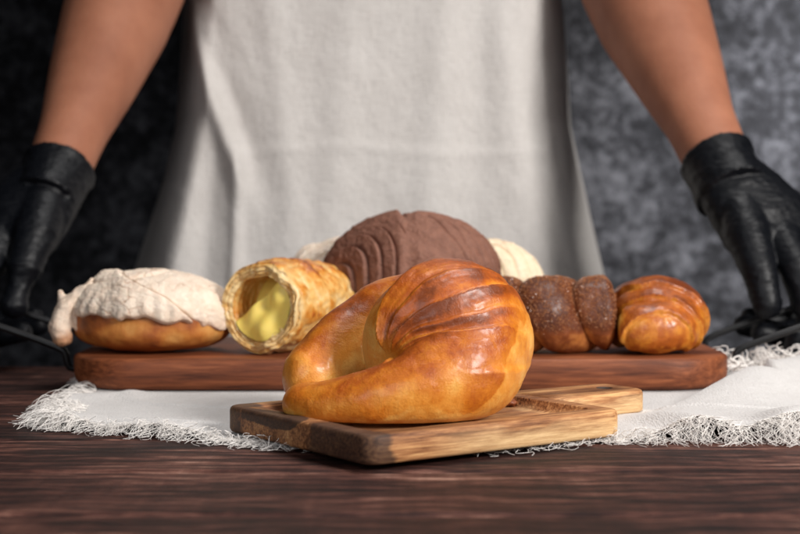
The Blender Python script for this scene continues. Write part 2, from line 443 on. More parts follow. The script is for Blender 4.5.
# ------------------------------------------------------------------ tray
tray = thing('serving_tray', 'long rounded reddish wooden tray with black wire handles, loaded with pastries', 'tray', (0, 0, 0))
TX0, TX1, TY0, TY1, TH = -.235, .236, .970, 1.163, .0245
tw, td = TX1-TX0, TY1-TY0; tcx, tcy = (TX0+TX1)/2, (TY0+TY1)/2
tq = lambda e: [(x+tcx, y+tcy) for x, y in rrect(tw-2*e, td-2*e, .055-e, 16)]
V, F = loft([(tq(.006), .0025), (tq(.003), .0035), (tq(.0008), .007), (tq(0), .011), (tq(0), TH-.003), (tq(.0008), TH-.001), (tq(.003), TH)])
mesh('tray_board', V, F, tray_m, tray)
def wire(sx):
    b = Blob(); X = TX1 if sx > 0 else -TX0
    pts = [(sx*(X-.004), 1.035, .012), (sx*(X+.006), 1.033, .012), (sx*(X+.009), 1.032, .020), (sx*(X+.013), 1.032, .026), (sx*(X+.05), 1.032, .040), (sx*(X+.085), 1.034, .051),
           (sx*(X+.094), 1.042, .054), (sx*(X+.096), 1.055, .055), (sx*(X+.096), 1.115, .055), (sx*(X+.094), 1.128, .054), (sx*(X+.085), 1.135, .051),
           (sx*(X+.05), 1.136, .040), (sx*(X+.013), 1.136, .026), (sx*(X+.009), 1.136, .020), (sx*(X+.006), 1.135, .012), (sx*(X-.006), 1.133, .012)]
    P, s_ = crinterp([p+(0,) for p in pts], 120)
    V = []; n = 10
    for i in range(len(P)):
        t = Vector(P[min(i+1, len(P)-1)][:3]-P[max(i-1, 0)][:3]).normalized(); a = t.cross(Vector((0, 0, 1))).normalized(); b2 = t.cross(a)
        for k in range(n):
            an = 2*PI*k/n; V.append(Vector(P[i][:3])+(a*math.cos(an)+b2*math.sin(an))*.0026)
    F = grid_faces(len(P), n); F.append(tuple(range(n))); F.append(tuple((len(P)-1)*n+k for k in range(n)))
    mesh('handle', V, F, metal_m, tray)
wire(-1); wire(1)

# ------------------------------------------------------------------ cloth with fringe
cloth = thing('linen_cloth', 'white linen runner with frayed fringes lying under the tray and board', 'cloth', (0, 0, 0))
def cl_front(x): return np.interp(x, [-.26, -.222, -.195, -.138, -.109, -.074, -.03, .052, .108, .165, .22, .35], [.87, .835, .812, .786, .775, .753, .738, .737, .764, .770, .764, .775])+.0025*np.sin(x*70+2*np.sin(x*23))
def cloth_pt(u, v):
    """u 0..1 left-right, v 0..1 front-back -> x, y, z"""
    u = np.asarray(u, float); v = np.asarray(v, float)
    x = -.206 + u*.556
    yf = cl_front(x); yb = 1.125+.02*np.sin(x*9)+.0*x
    y = yf+(yb-yf)*v
    x = x - .015*v*ss(.3, 0, u) + .004*np.sin(y*40)*ss(.2, 0, u)
    # wrinkles
    z = .0012 + .0012*(1+np.sin(x*37+y*21+2*np.sin(y*11)))*ss(0, .1, np.abs(u-.45)) * .6
    edge = ss(.12, 0, v)
    z = z + edge*(.0018+.0018*np.sin(x*95+2*np.sin(x*31)))+.0012*np.exp(-(np.sin(x*14+y*26+.8*np.sin(y*30))/.10)**2)*ss(.03, .10, np.abs(x+.02))
    # the fold at the right: a ridge from the board handle to the far right
    d = (y-.862)-(x-.165)*1.28
    z = z + .020*ss(.13, .26, x)*(np.exp(-np.where(d < 0, (d/.060)**2, (d/.011)**2)))
    z = z + .0100*ss(.105, .165, x)*np.exp(-((v-.04)/.13)**2)*(1+.4*np.sin(x*60))
    # raised far corner bunched up behind at the right
    z = z + .007*ss(.262, .30, x)*ss(.6, .95, v)
    # left side wrinkles
    z = z + .004*ss(-.13, -.2, x)*np.exp(-(((y-.93)-(x+.2)*.5)/.018)**2) + .003*ss(-.1, -.2, x)*np.exp(-(((y-.83)-(x+.2)*-.35)/.014)**2)
    # lie flat under board and tray
    bx = (x-bc.x)*U.x+(y-bc.y)*U.y; by = -(x-bc.x)*U.y+(y-bc.y)*U.x
    inb = np.maximum(np.maximum(np.abs(bx-.016)-(BW/2+.022), np.abs(by)-BD/2), 0)
    fx = ss(.0, .022, inb)
    tx = np.maximum(np.maximum(TX0-x, x-TX1), np.maximum(TY0-y, 0)); fx = fx*ss(-.0, .02, tx)
    return x, y, .0008+(z-.0008)*fx
nu, nv = 420, 260
uu, vv = np.meshgrid(np.linspace(0, 1, nu), np.linspace(0, 1, nv), indexing='ij')
X, Y, Z = cloth_pt(uu, vv)
Z = Z + .00025*fbm(np.stack([X, Y, Z], -1), 60, 2)*ss(.0008, .002, Z)
V = np.stack([X, Y, Z+.0004], -1).reshape(-1, 3)
F = grid_faces(nu, nv, False)
clo = mesh('cloth_sheet', V, F, cloth_m, cloth)
md = clo.modifiers.new('thick', 'SOLIDIFY'); md.thickness = .0005; md.offset = -1

def fringe():
    V = []; F = []
    def strand(p, d, L, r, curl, z_floor=.0006):
        n = 12; pts = []; cur = Vector(p); dr = Vector(d).normalized(); ph = random.uniform(0, 6); fr = random.uniform(.8, 2.6); ph2 = random.uniform(0, 6)
        side = dr.cross(Vector((0, 0, 1))).normalized(); z0 = p[2]; bend = random.gauss(0, .28)
        up = random.uniform(0, 1)**3*.007
        for i in range(n+1):
            t = i/n
            w = curl*L*(math.sin(ph+fr*t*6)-math.sin(ph))*.28 + bend*L*t*t*.6
            q = Vector(p)+dr*L*t*(1-.12*abs(bend)*t)+side*w
            q.z = max(z_floor, z0*(1-t)**1.2+up*math.sin(PI*t)+.001*math.sin(ph2+fr*t*5)*t+z_floor)
            pts.append(q)
        b = len(V); m = 4
        for i, q in enumerate(pts):
            t = (pts[min(i+1, n)]-pts[max(i-1, 0)]).normalized(); a = t.cross(Vector((0, .02, 1))).normalized(); bb = t.cross(a)
            rr = r*(1-.35*i/n)
            for k in range(m):
                an = 2*PI*k/m; V.append(q+(a*math.cos(an)+bb*math.sin(an))*rr)
        for i in range(n):
            for k in range(m):
                F.append((b+i*m+k, b+i*m+(k+1) % m, b+(i+1)*m+(k+1) % m, b+(i+1)*m+k))
    def P(u, v):
        a = cloth_pt(np.array([u]), np.array([v])); return (float(a[0][0]), float(a[1][0]), float(a[2][0])+.0003)
    for i in range(240):      # front edge: loose bunches with gaps between them
        u0 = (i+random.uniform(-.5, .5))/240; u0 = min(max(u0, 0), 1); sx0 = P(u0, 0.0)[0]
        base = random.gauss(.1 if sx0 > .1 else -.1, .42)-(.8 if sx0 < -.2 else 0); L0 = random.uniform(.012, .026)*(1.15 if sx0 > .12 else 1)
        for k in range(random.choice([2, 3, 5, 6, 8])):
            p = P(min(max(u0+random.gauss(0, .0012), 0), 1), 0.0)
            strand(p, (base+random.gauss(0, .22), -1, 0), L0*random.uniform(.55, 1.05), random.uniform(.00011, .00021), random.uniform(.15, .7))
    for i in range(500):       # short fuzz right at the hem
        p = P(random.random(), 0.0); strand(p, (random.gauss(0, 1), -1, 0), random.uniform(.003, .009), random.uniform(.00012, .0002), 1.2)
    for i in range(430):       # left edge
        v = random.random()**.8; p = P(0.0, v)
        strand(p, (-1, random.gauss(-.15, .45), 0), random.uniform(.010, .025), random.uniform(.00015, .00026), random.uniform(.3, 1.0))
    for i in range(260):       # tangled clump on the front left corner
        v = random.uniform(.0, .3); p = P(random.uniform(0, .03), v)
        strand(p, (-1, random.gauss(-.6, .5), 0), random.uniform(.010, .028), random.uniform(.00014, .00025), random.uniform(.5, 1.2))
    for i in range(260):       # back edge, left and right of the tray
        u = random.choice([random.uniform(0, .03), random.uniform(.82, 1)]); p = P(u, 1.0)
        strand(p, (random.gauss(0, .6), 1, 0), random.uniform(.012, .022), random.uniform(.0002, .0004), .8)
    for i in range(200):
        p = P(1.0, random.random()); strand(p, (1, random.gauss(0, .4), 0), random.uniform(.012, .022), random.uniform(.0002, .0004), .8)
    fo = mesh('fringe', V, F, thread_m, cloth, smooth=True); fo['kind'] = 'stuff'
    # upright tangled tufts of the folded far corner
    V.clear(); F.clear()
    for i in range(300):
        x = random.uniform(.236, .345); y = 1.035+random.uniform(-.02, .03)+(x-.25)*.2
        c = math.floor(x*70); rr = random.Random(c); dx = rr.gauss(.1, .5)
        p = (x, y, .008+random.uniform(0, .008))
        strand2(V, F, p, (dx+random.gauss(0, .25), random.gauss(-.4, .3), .75+random.gauss(0, .25)), random.uniform(.012, .026), random.uniform(.0004, .0008))
    fo = mesh('tassel_tuft', V, F, thread_m, cloth, smooth=True); fo['kind'] = 'stuff'
def strand2(V, F, p, d, L, r):
    n = 8; m = 4; b = len(V); dr = Vector(d).normalized(); ph = random.uniform(0, 6); side = dr.cross(Vector((.3, .8, 0))).normalized(); pts = []
    for i in range(n+1):
        t = i/n; pts.append(Vector(p)+dr*L*t+side*(math.sin(ph+t*5)-math.sin(ph))*L*.16-Vector((0, 0, 1))*L*.35*t*t)
    for i, q in enumerate(pts):
        t = (pts[min(i+1, n)]-pts[max(i-1, 0)]).normalized(); a = t.cross(Vector((0, 1, .02))).normalized(); bb = t.cross(a)
        for k in range(m):
            an = 2*PI*k/m; V.append(q+(a*math.cos(an)+bb*math.sin(an))*r*(1-.4*i/n))
    for i in range(n):
        for k in range(m): F.append((b+i*m+k, b+i*m+(k+1) % m, b+(i+1)*m+(k+1) % m, b+(i+1)*m+k))
fringe()

# ------------------------------------------------------------------ swept breads
def sweep(pts, ns, nphi, radial=None, endpow=.5, noise_amp=(.0012, 45), floor=None):
    """pts rows: x y z rh rv ; radial(s, phi, P) -> radius offset. returns V, F, s, phi arrays"""
    P, s = crinterp(pts, ns)
    V = np.zeros((ns, nphi, 3)); phi = np.linspace(0, 2*PI, nphi, endpoint=False)
    c = P[:, :3]; T = np.gradient(c, axis=0); T /= np.linalg.norm(T, axis=1, keepdims=True)
    up = np.array([0, 0, 1.0]); side = np.cross(T, up); side /= np.linalg.norm(side, axis=1, keepdims=True); upn = np.cross(side, T)
    e = .045
    cap = np.sqrt(np.clip(1-(1-np.clip(np.minimum(s, 1-s)/e, 0, 1))**2, 0, 1))**(endpow/.5)
    for i in range(ns):
        rh, rv = P[i, 3]*cap[i], P[i, 4]*cap[i]
        off = radial(s[i], phi)*cap[i] if radial is not None else 0
        V[i] = c[i]+np.outer((rh+off)*np.cos(phi), side[i])+np.outer((rv+off)*np.sin(phi), upn[i])
    if noise_amp:
        dirs = V-c[:, None, :]; L = np.linalg.norm(dirs, axis=2, keepdims=True)+1e-9
        n = fbm(V, noise_amp[1], 3)
        V = V+dirs/L*(n*noise_amp[0])[..., None]*np.clip(cap, .2, 1)[:, None, None]
    if floor is not None:   # the loaf flattens where it rests
        z = V[..., 2]; lim = floor; d = z-lim
        V[..., 2] = lim+np.where(d < .006, .006*np.exp((np.minimum(d, .006)-.006)/.006)*1.0, d)-.0
        V[..., 2] = np.maximum(V[..., 2], lim)
    F = grid_faces(ns, nphi)
    F.append(tuple(range(nphi))[::-1]); F.append(tuple((ns-1)*nphi+k for k in range(nphi)))
    return V, F, s, phi, c

def layers(edges):
    """edges: (s0, tilt, phase, height, width, direction)"""
    def f(s, phi):
        r = np.zeros_like(phi)
        for (s0, tilt, ph, h, w, dr) in edges:
            d = (s-(s0+tilt*np.cos(phi-ph)+.006*np.sin(3*phi+ph*5)))*dr
            r = r+np.where(d < 0, h*np.exp(d/w), -h*.55*np.exp(-d/(w*.45))*ss(0, .006, d)+h*(1-ss(0, .006, d)))
        return r
    return f
def edge_attr(s, phi, edges):
    S_, Ph = np.meshgrid(s, phi, indexing='ij'); e = np.zeros_like(S_); t = np.zeros_like(S_)
    for (s0, tilt, ph, h, w, dr) in edges:
        d = (S_-(s0+tilt*np.cos(Ph-ph)+.006*np.sin(3*Ph+ph*5)))*dr
        e += np.where(d >= 0, np.exp(-d/(w*.5)), 0)*min(h/.0025, 1.4); t += np.where(d < 0, np.exp(d/(w*.8)), 0)*min(h/.0025, 1.2)
    return e, t

# --- the large horn bread on the board
FZ = .0028+BT-.0058
horn_pts = [  # x, y, z, rh, rv
    (-.0600, .775, FZ+.0115, .0100, .0115), (-.0480, .764, FZ+.0115, .0140, .0112), (-.0280, .756, FZ+.0135, .0165, .0135), (-.0050, .753, FZ+.0170, .0185, .0175),
    (.0150, .757, FZ+.0220, .0215, .0225), (.0330, .769, FZ+.0280, .0260, .0285), (.0410, .790, FZ+.0370, .0300, .0360), (.0360, .815, FZ+.0415, .0325, .0400),
    (.0180, .830, FZ+.0420, .0310, .0385), (-.0010, .836, FZ+.0400, .0260, .0370), (-.0165, .831, FZ+.0350, .0225, .0330), (-.0315, .820, FZ+.0300, .0200, .0285),
    (-.0455, .805, FZ+.0225, .0180, .0215), (-.0600, .788, FZ+.0145, .0115, .0145)]
horn_pts = [(a, b_-.010, c_-.0012, d_+.0004, e_) for a, b_, c_, d_, e_ in horn_pts]
seedtop = 1.0
def horn_build(name, pts, floor, pole, qf, bulbs, edges, voxel, mat, parent, wash, scale=1.0, seed=0):
    V, F, s_, phi, c = sweep(pts, 200, 80, None, noise_amp=None, floor=floor)
    b = Blob(); b.V = [tuple(v) for v in V.reshape(-1, 3)]; b.F = [tuple(f) for f in F]
    for bc_, br_ in bulbs: b.ellipsoid(bc_, br_, n=60)
    me = b.build(name, voxel, 7, None, None).data
    n = len(me.vertices); co = np.zeros(n*3, np.float32); me.vertices.foreach_get('co', co); co = co.reshape(-1, 3).astype(float)
    no = np.zeros(n*3, np.float32); me.vertices.foreach_get('normal', no); no = no.reshape(-1, 3)
    wob = fbm(co, 30/scale, 2, seed+1.3)*.10+fbm(co, 110/scale, 2, seed+4)*.02
    q, sg, W = qf(co); q = q+wob
    d = np.zeros(n); e = np.zeros(n); t = np.zeros(n)
    for (q0, h, w, dr) in edges:
        u = (q-q0)*dr; lo = u < 0
        d += W*np.where(lo, h*np.exp(np.minimum(u, 0)/w), h*(1-ss(0, .07, u))-h*.5*np.exp(-np.maximum(u, 0)/(w*.5))*ss(0, .07, u))
        k = min(h/.0022/scale, 1.3)
        e += W*k*np.where(lo, 0, np.exp(-np.maximum(u, 0)/(w*.7))); t += W*k*np.where(lo, np.exp(np.minimum(u, 0)/(w*.9)), 0)
    g1 = fbm(co, 34/scale, 3, seed+2); g2 = fbm(co, 130/scale, 3, seed+6); g3 = fbm(co*np.array([1, 1, 1]), 420/scale, 2, seed+7)
    d += g1*.0009*scale+g2*.00018+g3*.00008
    # fine stretch lines in the skin of the body
    d += W*.00022*scale*fbm(np.stack([q*3.0, sg*.35, 0*q], -1), 4.0, 3, seed)
    hz = co[:, 2]-floor; d *= ss(.0, .004, hz)
    co2 = co+no*d[:, None]; co2[:, 2] = np.maximum(co2[:, 2], floor)
    me.vertices.foreach_set('co', co2.astype(np.float32).ravel()); me.update()
    big = fbm(co, 26/scale, 3, seed+3.1); med = fbm(co, 85/scale, 3, seed+9.0)
    st = fbm(np.stack([q*2.2, sg*.5, 0*q], -1), 3.0, 4, seed+20)
    bake = .47+.20*ss(-.1, .9, no[:, 2])+.12*ss(.03, .085, hz/scale)+.26*big+.13*med+W*.20*st+seedtop*W*.16*ss(.05, .01, co[:, 0])*ss(.5, 1.0, q)*ss(2.2, 1.6, q)-.30*np.clip(e, 0, 1)+.10*t+.01+(.05 if scale < 1 else 0)
    inn = np.hypot(co[:, 0]-pole[0]+.012*scale, co[:, 1]-pole[1]); bake -= .52*ss(.040*scale, .014*scale, inn)*ss(.9, .1, no[:, 2])
    lim = wash+.009*scale*fbm(co, 45/scale, 3, seed+14)+.046*scale*ss(.040, .070, co[:, 0])*(scale > .9)
    un = ss(.0012*scale, -.0012*scale, hz-lim)      # where the egg wash stopped
    bake = bake*(1-un)+un*(.17+.14*med+.1*ss(.0, .01, hz))
    for k, a in (('bake', bake), ('wash', 1-un)):
        at = me.attributes.new(k, 'FLOAT', 'POINT'); at.data.foreach_set('value', a.astype(np.float32))
    o = [x for x in C.objects if x.data is me][0]; me.materials.append(mat); o.parent = parent
    me.polygons.foreach_set('use_smooth', [True]*len(me.polygons))
    return o
def fan(P0, C0, R0, k, xw):
    """angle around the axis from pole P0 into the bulb C0: the rolled layers fan out from the pole"""
    P0 = np.array(P0); C0 = np.array(C0); a = (C0-P0)/np.linalg.norm(C0-P0); e1 = np.cross(a, [0, 0, 1.0]); e1 /= np.linalg.norm(e1); e2 = np.cross(e1, a)
    def f(co):
        v = co-P0; r = np.linalg.norm(v, axis=1); q = np.arctan2(v@e2, v@e1); q = np.where(q < -PI*.75, q+2*PI, q)
        W = ss(R0*1.28, R0*1.0, np.linalg.norm(co-C0, axis=1))*(1-.85*ss(.052, .072, co[:, 0]))*ss(xw[0], xw[1], co[:, 0])*ss(.002, .012, r)
        return q+k*r, r*20, W
    return f
BC = (.0265, .786, FZ+.0400)
horn = horn_build('horn_bread', horn_pts, FZ, (-.009, .783), fan((-.005, .758, FZ+.034), BC, .046, 7.0, (-.024, -.010)), [(BC, (.0475, .0400, .0432))],
    [(2.05, .0046, .5, 1), (1.58, .0015, .20, 1), (1.22, .0030, .24, 1), (.90, .0013, .18, 1), (.66, .0016, .18, 1), (.15, .0026, .30, 1)],
    .00095, golden, None, .010)
tag(horn, 'large shiny golden brown horn-shaped bread curled on the cutting board', 'bread roll')

# --- small horn bread at the right end of the tray
F2 = TH+.0005
small_pts = [
    (.1580, 1.006, F2+.0165, .0120, .0160), (.1690, 1.000, F2+.0180, .0155, .0180), (.1820, 1.000, F2+.0185, .0165, .0185), (.1950, 1.006, F2+.0200, .0170, .0195),
    (.2020, 1.019, F2+.0230, .0180, .0225), (.2000, 1.035, F2+.0260, .0200, .0250), (.1880, 1.046, F2+.0270, .0215, .0260), (.1740, 1.044, F2+.0255, .0200, .0245), (.1640, 1.034, F2+.0215, .0150, .0205), (.1600, 1.024, F2+.018, .0105, .017)]
def rings(c0, sc):
    c0 = np.array(c0)
    def f(co):
        v = (co-c0)*np.array([.85, .6, 1]); r = np.linalg.norm(v, axis=1)
        return -r*sc, np.arctan2(v[:, 2], v[:, 0]), ss(.4, 1.0, r*sc)
    return f
o = horn_build('horn_bread', small_pts, F2, (.150, 1.00), rings((.180, 1.000, F2+.012), 60), [((.186, 1.026, F2+.0272), (.0310, .027, .0268)), ((.1805, 1.001, F2+.0150), (.0235, .0150, .0150))],
    [(-2.25, .0026, .35, 1), (-1.72, .0018, .3, 1), (-1.25, .0018, .3, 1)],
    1e-3, golden2, None, .0035, scale=.5, seed=30)
tag(o, 'small glossy brown curled horn bread at the right end of the tray', 'bread roll')

# --- cinnamon sugar twist
twist = thing('twisted_bread', 'dark brown sugar-coated ridged bread roll lying between the two horn breads', 'bread roll', (0, 0, 0))
def twist_bread():
    x0, x1 = .040, .1545; ns, nphi = 260, 140; cy = 1.018; s = np.linspace(0, 1, ns); phi = np.linspace(0, 2*PI, nphi, endpoint=False)
    S_, Ph = np.meshgrid(s, phi, indexing='ij')
    n_seg = 3.0
    # skewed segments
    q = S_*n_seg+.32*np.cos(Ph-2.4)+.52; fr = q-np.floor(q)
    bulge = np.clip(1-np.abs(2*fr-1)**2.6, 0, 1)**.45
    R = .0195+.0085*bulge
    cap = np.sqrt(np.clip(1-(1-np.clip(np.minimum(S_, 1-S_)/.08, 0, 1))**2, 0, 1))*.75+.25
    cap = np.where((S_ <= 0) | (S_ >= 1), .05, cap)
    R = R*cap
    X = x0+(x1-x0)*S_; Yv = cy+.003*np.sin(S_*9)+R*np.cos(Ph)*1.02; Zv = F2+.0270+R*np.sin(Ph)
    V = np.stack([X, Yv, Zv], -1); n = fbm(V, 60, 3); D = np.stack([0*X, np.cos(Ph), np.sin(Ph)], -1); V = V+D*(n*.0012)[..., None]
    V[..., 2] = np.maximum(V[..., 2], F2+.0003*np.sin(X*300))
    bk = .34+.5*ss(-.65, -.2, np.sin(Ph)+.25*fbm(V, 70, 2, 4))+.12*n+.15*bulge-.42*np.exp(-(fr/.10)**2)*ss(.9, -.2, np.sin(Ph))
    F = grid_faces(ns, nphi); F.append(tuple(range(nphi))[::-1]); F.append(tuple((ns-1)*nphi+k for k in range(nphi)))
    Nn = vnormals(V.reshape(-1, 3), F[:-2]).reshape(V.shape)
    if (Nn*D).sum() < 0: Nn = -Nn
    mesh('bread_body', V.reshape(-1, 3), F, cinn, twist, attrs={'bake': bk.ravel()})
    # sugar crystals: tiny cubes
    m = M('brown_sugar_crystals'); sm = m.out(Base_Color=(.33, .13, .05), Roughness=.3, Specular_IOR_Level=.6)
    VV = []; FF = []
    for k in range(9000):
        i = random.randrange(4, ns-4); j = random.randrange(nphi)
        if math.sin(phi[j]) < -.45+.3*random.random(): continue
        p = Vector(V[i, j])+Vector(Nn[i, j])*.0001; r = random.uniform(.0002, .00045)
        rot = Matrix.Rotation(random.uniform(0, PI), 3, Vector((random.random()-.5, random.random()-.5, random.random()+.01)).normalized())
        b = len(VV)
        for sx in (-1, 1):
            for sy in (-1, 1):
                for sz in (-1, 1): VV.append(p+rot@Vector((sx*r, sy*r*.8, sz*r*.8)))
        FF += [(b, b+1, b+3, b+2), (b+4, b+6, b+7, b+5), (b, b+4, b+5, b+1), (b+2, b+3, b+7, b+6), (b, b+2, b+6, b+4), (b+1, b+5, b+7, b+3)]
    oo = mesh('sugar_crystals', VV, FF, sm, twist, smooth=False); oo['kind'] = 'stuff'
twist_bread()

# --- puff pastry tube filled with custard
roll = thing('cream_filled_pastry', 'flaky golden pastry tube showing yellow custard in its open end', 'pastry', (0, 0, 0))
def puff_roll():
    ax = Vector((.50, .866, .0)).normalized(); A = Vector((-.0985, .998, F2+.0335)); L = .104; RR = .0335
    side = Vector((ax.y, -ax.x, 0)); up = Vector((0, 0, 1))
    nphi = 200
    prof = []   # (t along axis, radius, kind)
    # outer skin from the back end to the rim, then stepped laminated rim, then inside wall
    for i in range(14): a = i/13*PI/2; prof.append((L-.012+.012*math.cos(a), RR*.80*math.sin(a)*1.0+.0001))
    for i in range(90):
        t = i/89; prof.append((L-.012-t*(L-.012-.003), RR*(.80+.20*math.sin(min(1, t*1.25)*PI/2)+.05*math.sin(t*PI)-.03*t)))
    n_out = len(prof)
    r0 = prof[-1][1]
    nl = 56
    for i in range(nl):
        t = i/(nl-1)
        rr = r0-t*.0088; z = .0012*math.sin(t*PI)-.0035*math.sin(min(1, t*2.2)*PI/2)*1.0+.0035*t*t*1.2 + .0008*math.sin(t*3.5*2*PI)
        prof.append((z, rr))
    ri = r0-.0088
    for i in range(30): t = i/29; prof.append((.001+t*.035, ri-.001*t+.0006*math.sin(t*40)))
    for i in range(5): prof.append((.037, ri*(1-i/4)*.95+.0001))
    V = []; bake = []
    for k, (t, r) in enumerate(prof):
        for j in range(nphi):
            ph = 2*PI*j/nphi
            wob = 1+.035*math.sin(ph*2+.6)+.02*math.sin(3*ph+1.0)
            # a wound strip: shallow spiral steps on the outside
            rr = r*wob
            if k < n_out:
                sp = ((t/.034)+ph/(2*PI)) % 1.0
                rr += .0016*(sp**3)*min(1, r/RR)
            elif k < n_out+nl:
                rr += .0006*math.sin(ph*2+k*.4)
            p = A+ax*(t+.0012*math.sin(ph*3+2)*(1 if t < .02 else 0))+side*math.cos(ph)*rr+up*math.sin(ph)*rr
            V.append(p)
            # browning
            if k < n_out:
                b = .34+.55*max(0, math.sin(ph)-.35)-.15*max(0, -math.sin(ph))
            elif k < n_out+nl: b = .16+.16*math.sin((k-n_out)*.5)+.35*max(0, math.sin(ph)-.7)
            else: b = .45
            bake.append(b)
    V = np.array([tuple(v) for v in V]); n1 = fbm(V, 65, 3, 2); n2 = fbm(V*np.array([1, 1, 1]), 240, 3, 7)
    cen = np.array(A); rel = V-cen; along = rel@np.array(ax); rad = rel-np.outer(along, np.array(ax)); rad /= np.linalg.norm(rad, axis=1, keepdims=True)+1e-9
    K = np.repeat(np.arange(len(prof)), nphi); outer = (K < n_out)
    V = V+rad*(n1*.0022*np.where(outer, 1, .8)+n2*.0006*np.where(outer, 1, .5))[:, None]+np.array(ax)*((n1*.0030+n2*.0012)*((~outer) & (K < n_out+nl)))[:, None]
    V[:, 2] = np.maximum(V[:, 2], F2)
    bake = np.array(bake)-.07+.42*np.where(outer, n1, n1*.3)+.18*n2
    F = grid_faces(len(prof), nphi)
    mesh('pastry_shell', V, F, puff, roll, attrs={'bake': bake})
    # custard: a piped surface inside the mouth with a pulled-up tail at the right
    nr, na = 60, 120; V = []; Rc = ri*1.02
    for i in range(nr):
        r = i/(nr-1)
        for j in range(na):
            ph = 2*PI*j/na; x = r*math.cos(ph); y = r*math.sin(ph)
            hol = float(ss(.02, .50, y-.80*x-.22))
            d = .0035+.024*hol-.0045*float(ss(.1, -.7, y))-.003*math.exp(-((x-.45)**2+(y-.25)**2)/.10)
            d += .0016*math.sin(5*x+3*y)*(1-hol)+.0012*math.sin(9*x-4*y+1)*(1-hol)*(1-r*r)
            V.append(A+ax*d+side*x*Rc+up*y*Rc*.99)
    F = grid_faces(nr, na)
    mesh('custard_filling', V, F, custard_m, roll)
puff_roll()

# --- conchas
def dome(cx, cy, z0, rx, ry, h, tilt=(0, 0, 0), n=1.0, seed=0, low=.35, nr=110, na=200, disp=None):
    """rounded bun: closed surface. returns fn(theta, phi, offset) and mesh arrays"""
    R = Matrix.Rotation(tilt[2], 3, 'Z') @ Matrix.Rotation(tilt[0], 3, 'X') @ Matrix.Rotation(tilt[1], 3, 'Y')
    Rn = np.array(R)
    def pos(th, ph, off):
        st, ct = np.sin(th), np.cos(th)
        x = (rx+off)*st*np.cos(ph); y = (ry+off)*st*np.sin(ph)
        z = np.where(ct > 0, (h*(1-low)+off)*np.abs(ct)**.92, -(h*low+off)*np.abs(ct)**.6)
        P = np.stack([x, y, z+h*low], -1)
        return P@Rn.T+np.array([cx, cy, z0])
    return pos
def bun(name, pos, mat, parent, bakef, nr=90, na=160, amp=.0012, seed=0, off=0, floor=None):
    th, ph = np.meshgrid(np.linspace(.01, PI-.01, nr), np.linspace(0, 2*PI, na, endpoint=False), indexing='ij')
    V = pos(th, ph, off+0*th); n = fbm(V, 55, 3, seed); V = pos(th, ph, off+n*amp)
    if floor is not None: V[..., 2] = np.maximum(V[..., 2], floor)
    F = grid_faces(nr, na); F.append(tuple(range(na))[::-1]); F.append(tuple((nr-1)*na+k for k in range(na)))
    return mesh(name, V.reshape(-1, 3), F, mat, parent, attrs={'bake': bakef(th, ph, V, n).ravel()})
def topping(name, pos, mat, parent, limf, offf, nr=170, na=420, seed=0, bakef=None):
    u, ph = np.meshgrid(np.linspace(0.003, 1, nr), np.linspace(0, 2*PI, na, endpoint=False), indexing='ij')
    th = u*limf(ph); off = offf(th, ph, u)
    V = pos(th, ph, off); n = fbm(V, 130, 3, seed); n3 = fbm(V, 480, 2, seed+5); V = pos(th, ph, off+n*.0007+n3*.00035)
    bk = bakef(th, ph, u, off, n) if bakef is not None else 0*u
    F = grid_faces(nr, na); F.append(tuple(range(na))[::-1])
    return mesh(name, V.reshape(-1, 3), F, mat, parent, attrs={'bake': bk.ravel()})

# white concha on the left
wc = thing('concha', 'white sugar-topped bun with a drooping left lobe at the left end of the tray', 'sweet bun', (0, 0, 0), 'shell-topped sweet buns')
pos = dome(-.180, 1.032, F2, .0580, .046, .055, low=.40, tilt=(.0, .0, 0))
bun('bun', pos, bun_m, wc, lambda th, ph, V, n: .50+.5*n+.25*ss(.012, .03, V[..., 2]-F2)-.15*ss(.01, 0, V[..., 2]-F2), seed=3, floor=F2)
def lim_w(ph):   # lower edge of the paste; lower at left/right back, scalloped at the front
    front = np.exp(-((ph-1.5*PI)/.9)**2)
    return 1.60-.12*front+.10*np.cos(ph)+.020*np.sin(ph*23+np.sin(ph*7)*1.5)+.03*np.sin(ph*9+np.sin(ph*4))
def off_w(th, ph, u):
    x = np.sin(th)*np.cos(ph); y = np.sin(th)*np.sin(ph)
    base = .0042*np.sqrt(np.clip(1-u**7, 0, 1))-.0022*ss(.97, 1, u)
    # overlapping slabs: front slab edge and crack lines
    ct = np.cos(th); fr_ = ss(.15, -.1, y)
    l1 = ct-(.66-.75*x-.5*np.maximum(x-.25, 0)); inx = ss(-.45, -.2, x)*ss(.72, .6, x)*fr_
    base += .0036*ss(.015, -.015, l1)*inx*ss(.75, .35, u*.0+np.abs(x)) + .0012*ss(.02, -.02, l1)*fr_
    base -= .0040*np.exp(-(l1/.028)**2)*inx
    l2 = ct-(.93+.30*x); base += .0006*ss(-.01, .01, l2)*ss(.35, .1, x)*fr_; base -= .002*np.exp(-((l2+.02)/.02)**2)*ss(.3, .1, x)*fr_
    # vertical crinkles on the lower front
    base += .0008*np.sin(ph*31+2*np.sin(ph*5))*ss(.55, .95, u)*np.exp(-((ph-1.45*PI)/.8)**2)
    base += .0035*np.exp(-(((x+.52)/.14)**2+((y+.05)/.16)**2))
    return base
topping('sugar_topping', pos, white_paste, wc, lim_w, off_w, seed=11,
        bakef=lambda th, ph, u, off, n: .75*ss(.0014, -.0015, off)+.30*ss(.93, 1, u)+.18*np.clip(n, 0, 1))
b = Blob()   # drooping lobe with torn points
b.tube([(-.212, 1.030, F2+.044), (-.228, 1.022, F2+.040), (-.2395, 1.015, F2+.030), (-.2435, 1.012, F2+.018), (-.2410, 1.010, F2+.0115)], [(.011, .008), (.0115, .0085), (.0105, .008), (.0105, .008), (.0075, .007)], sq=(0, 1, 0))
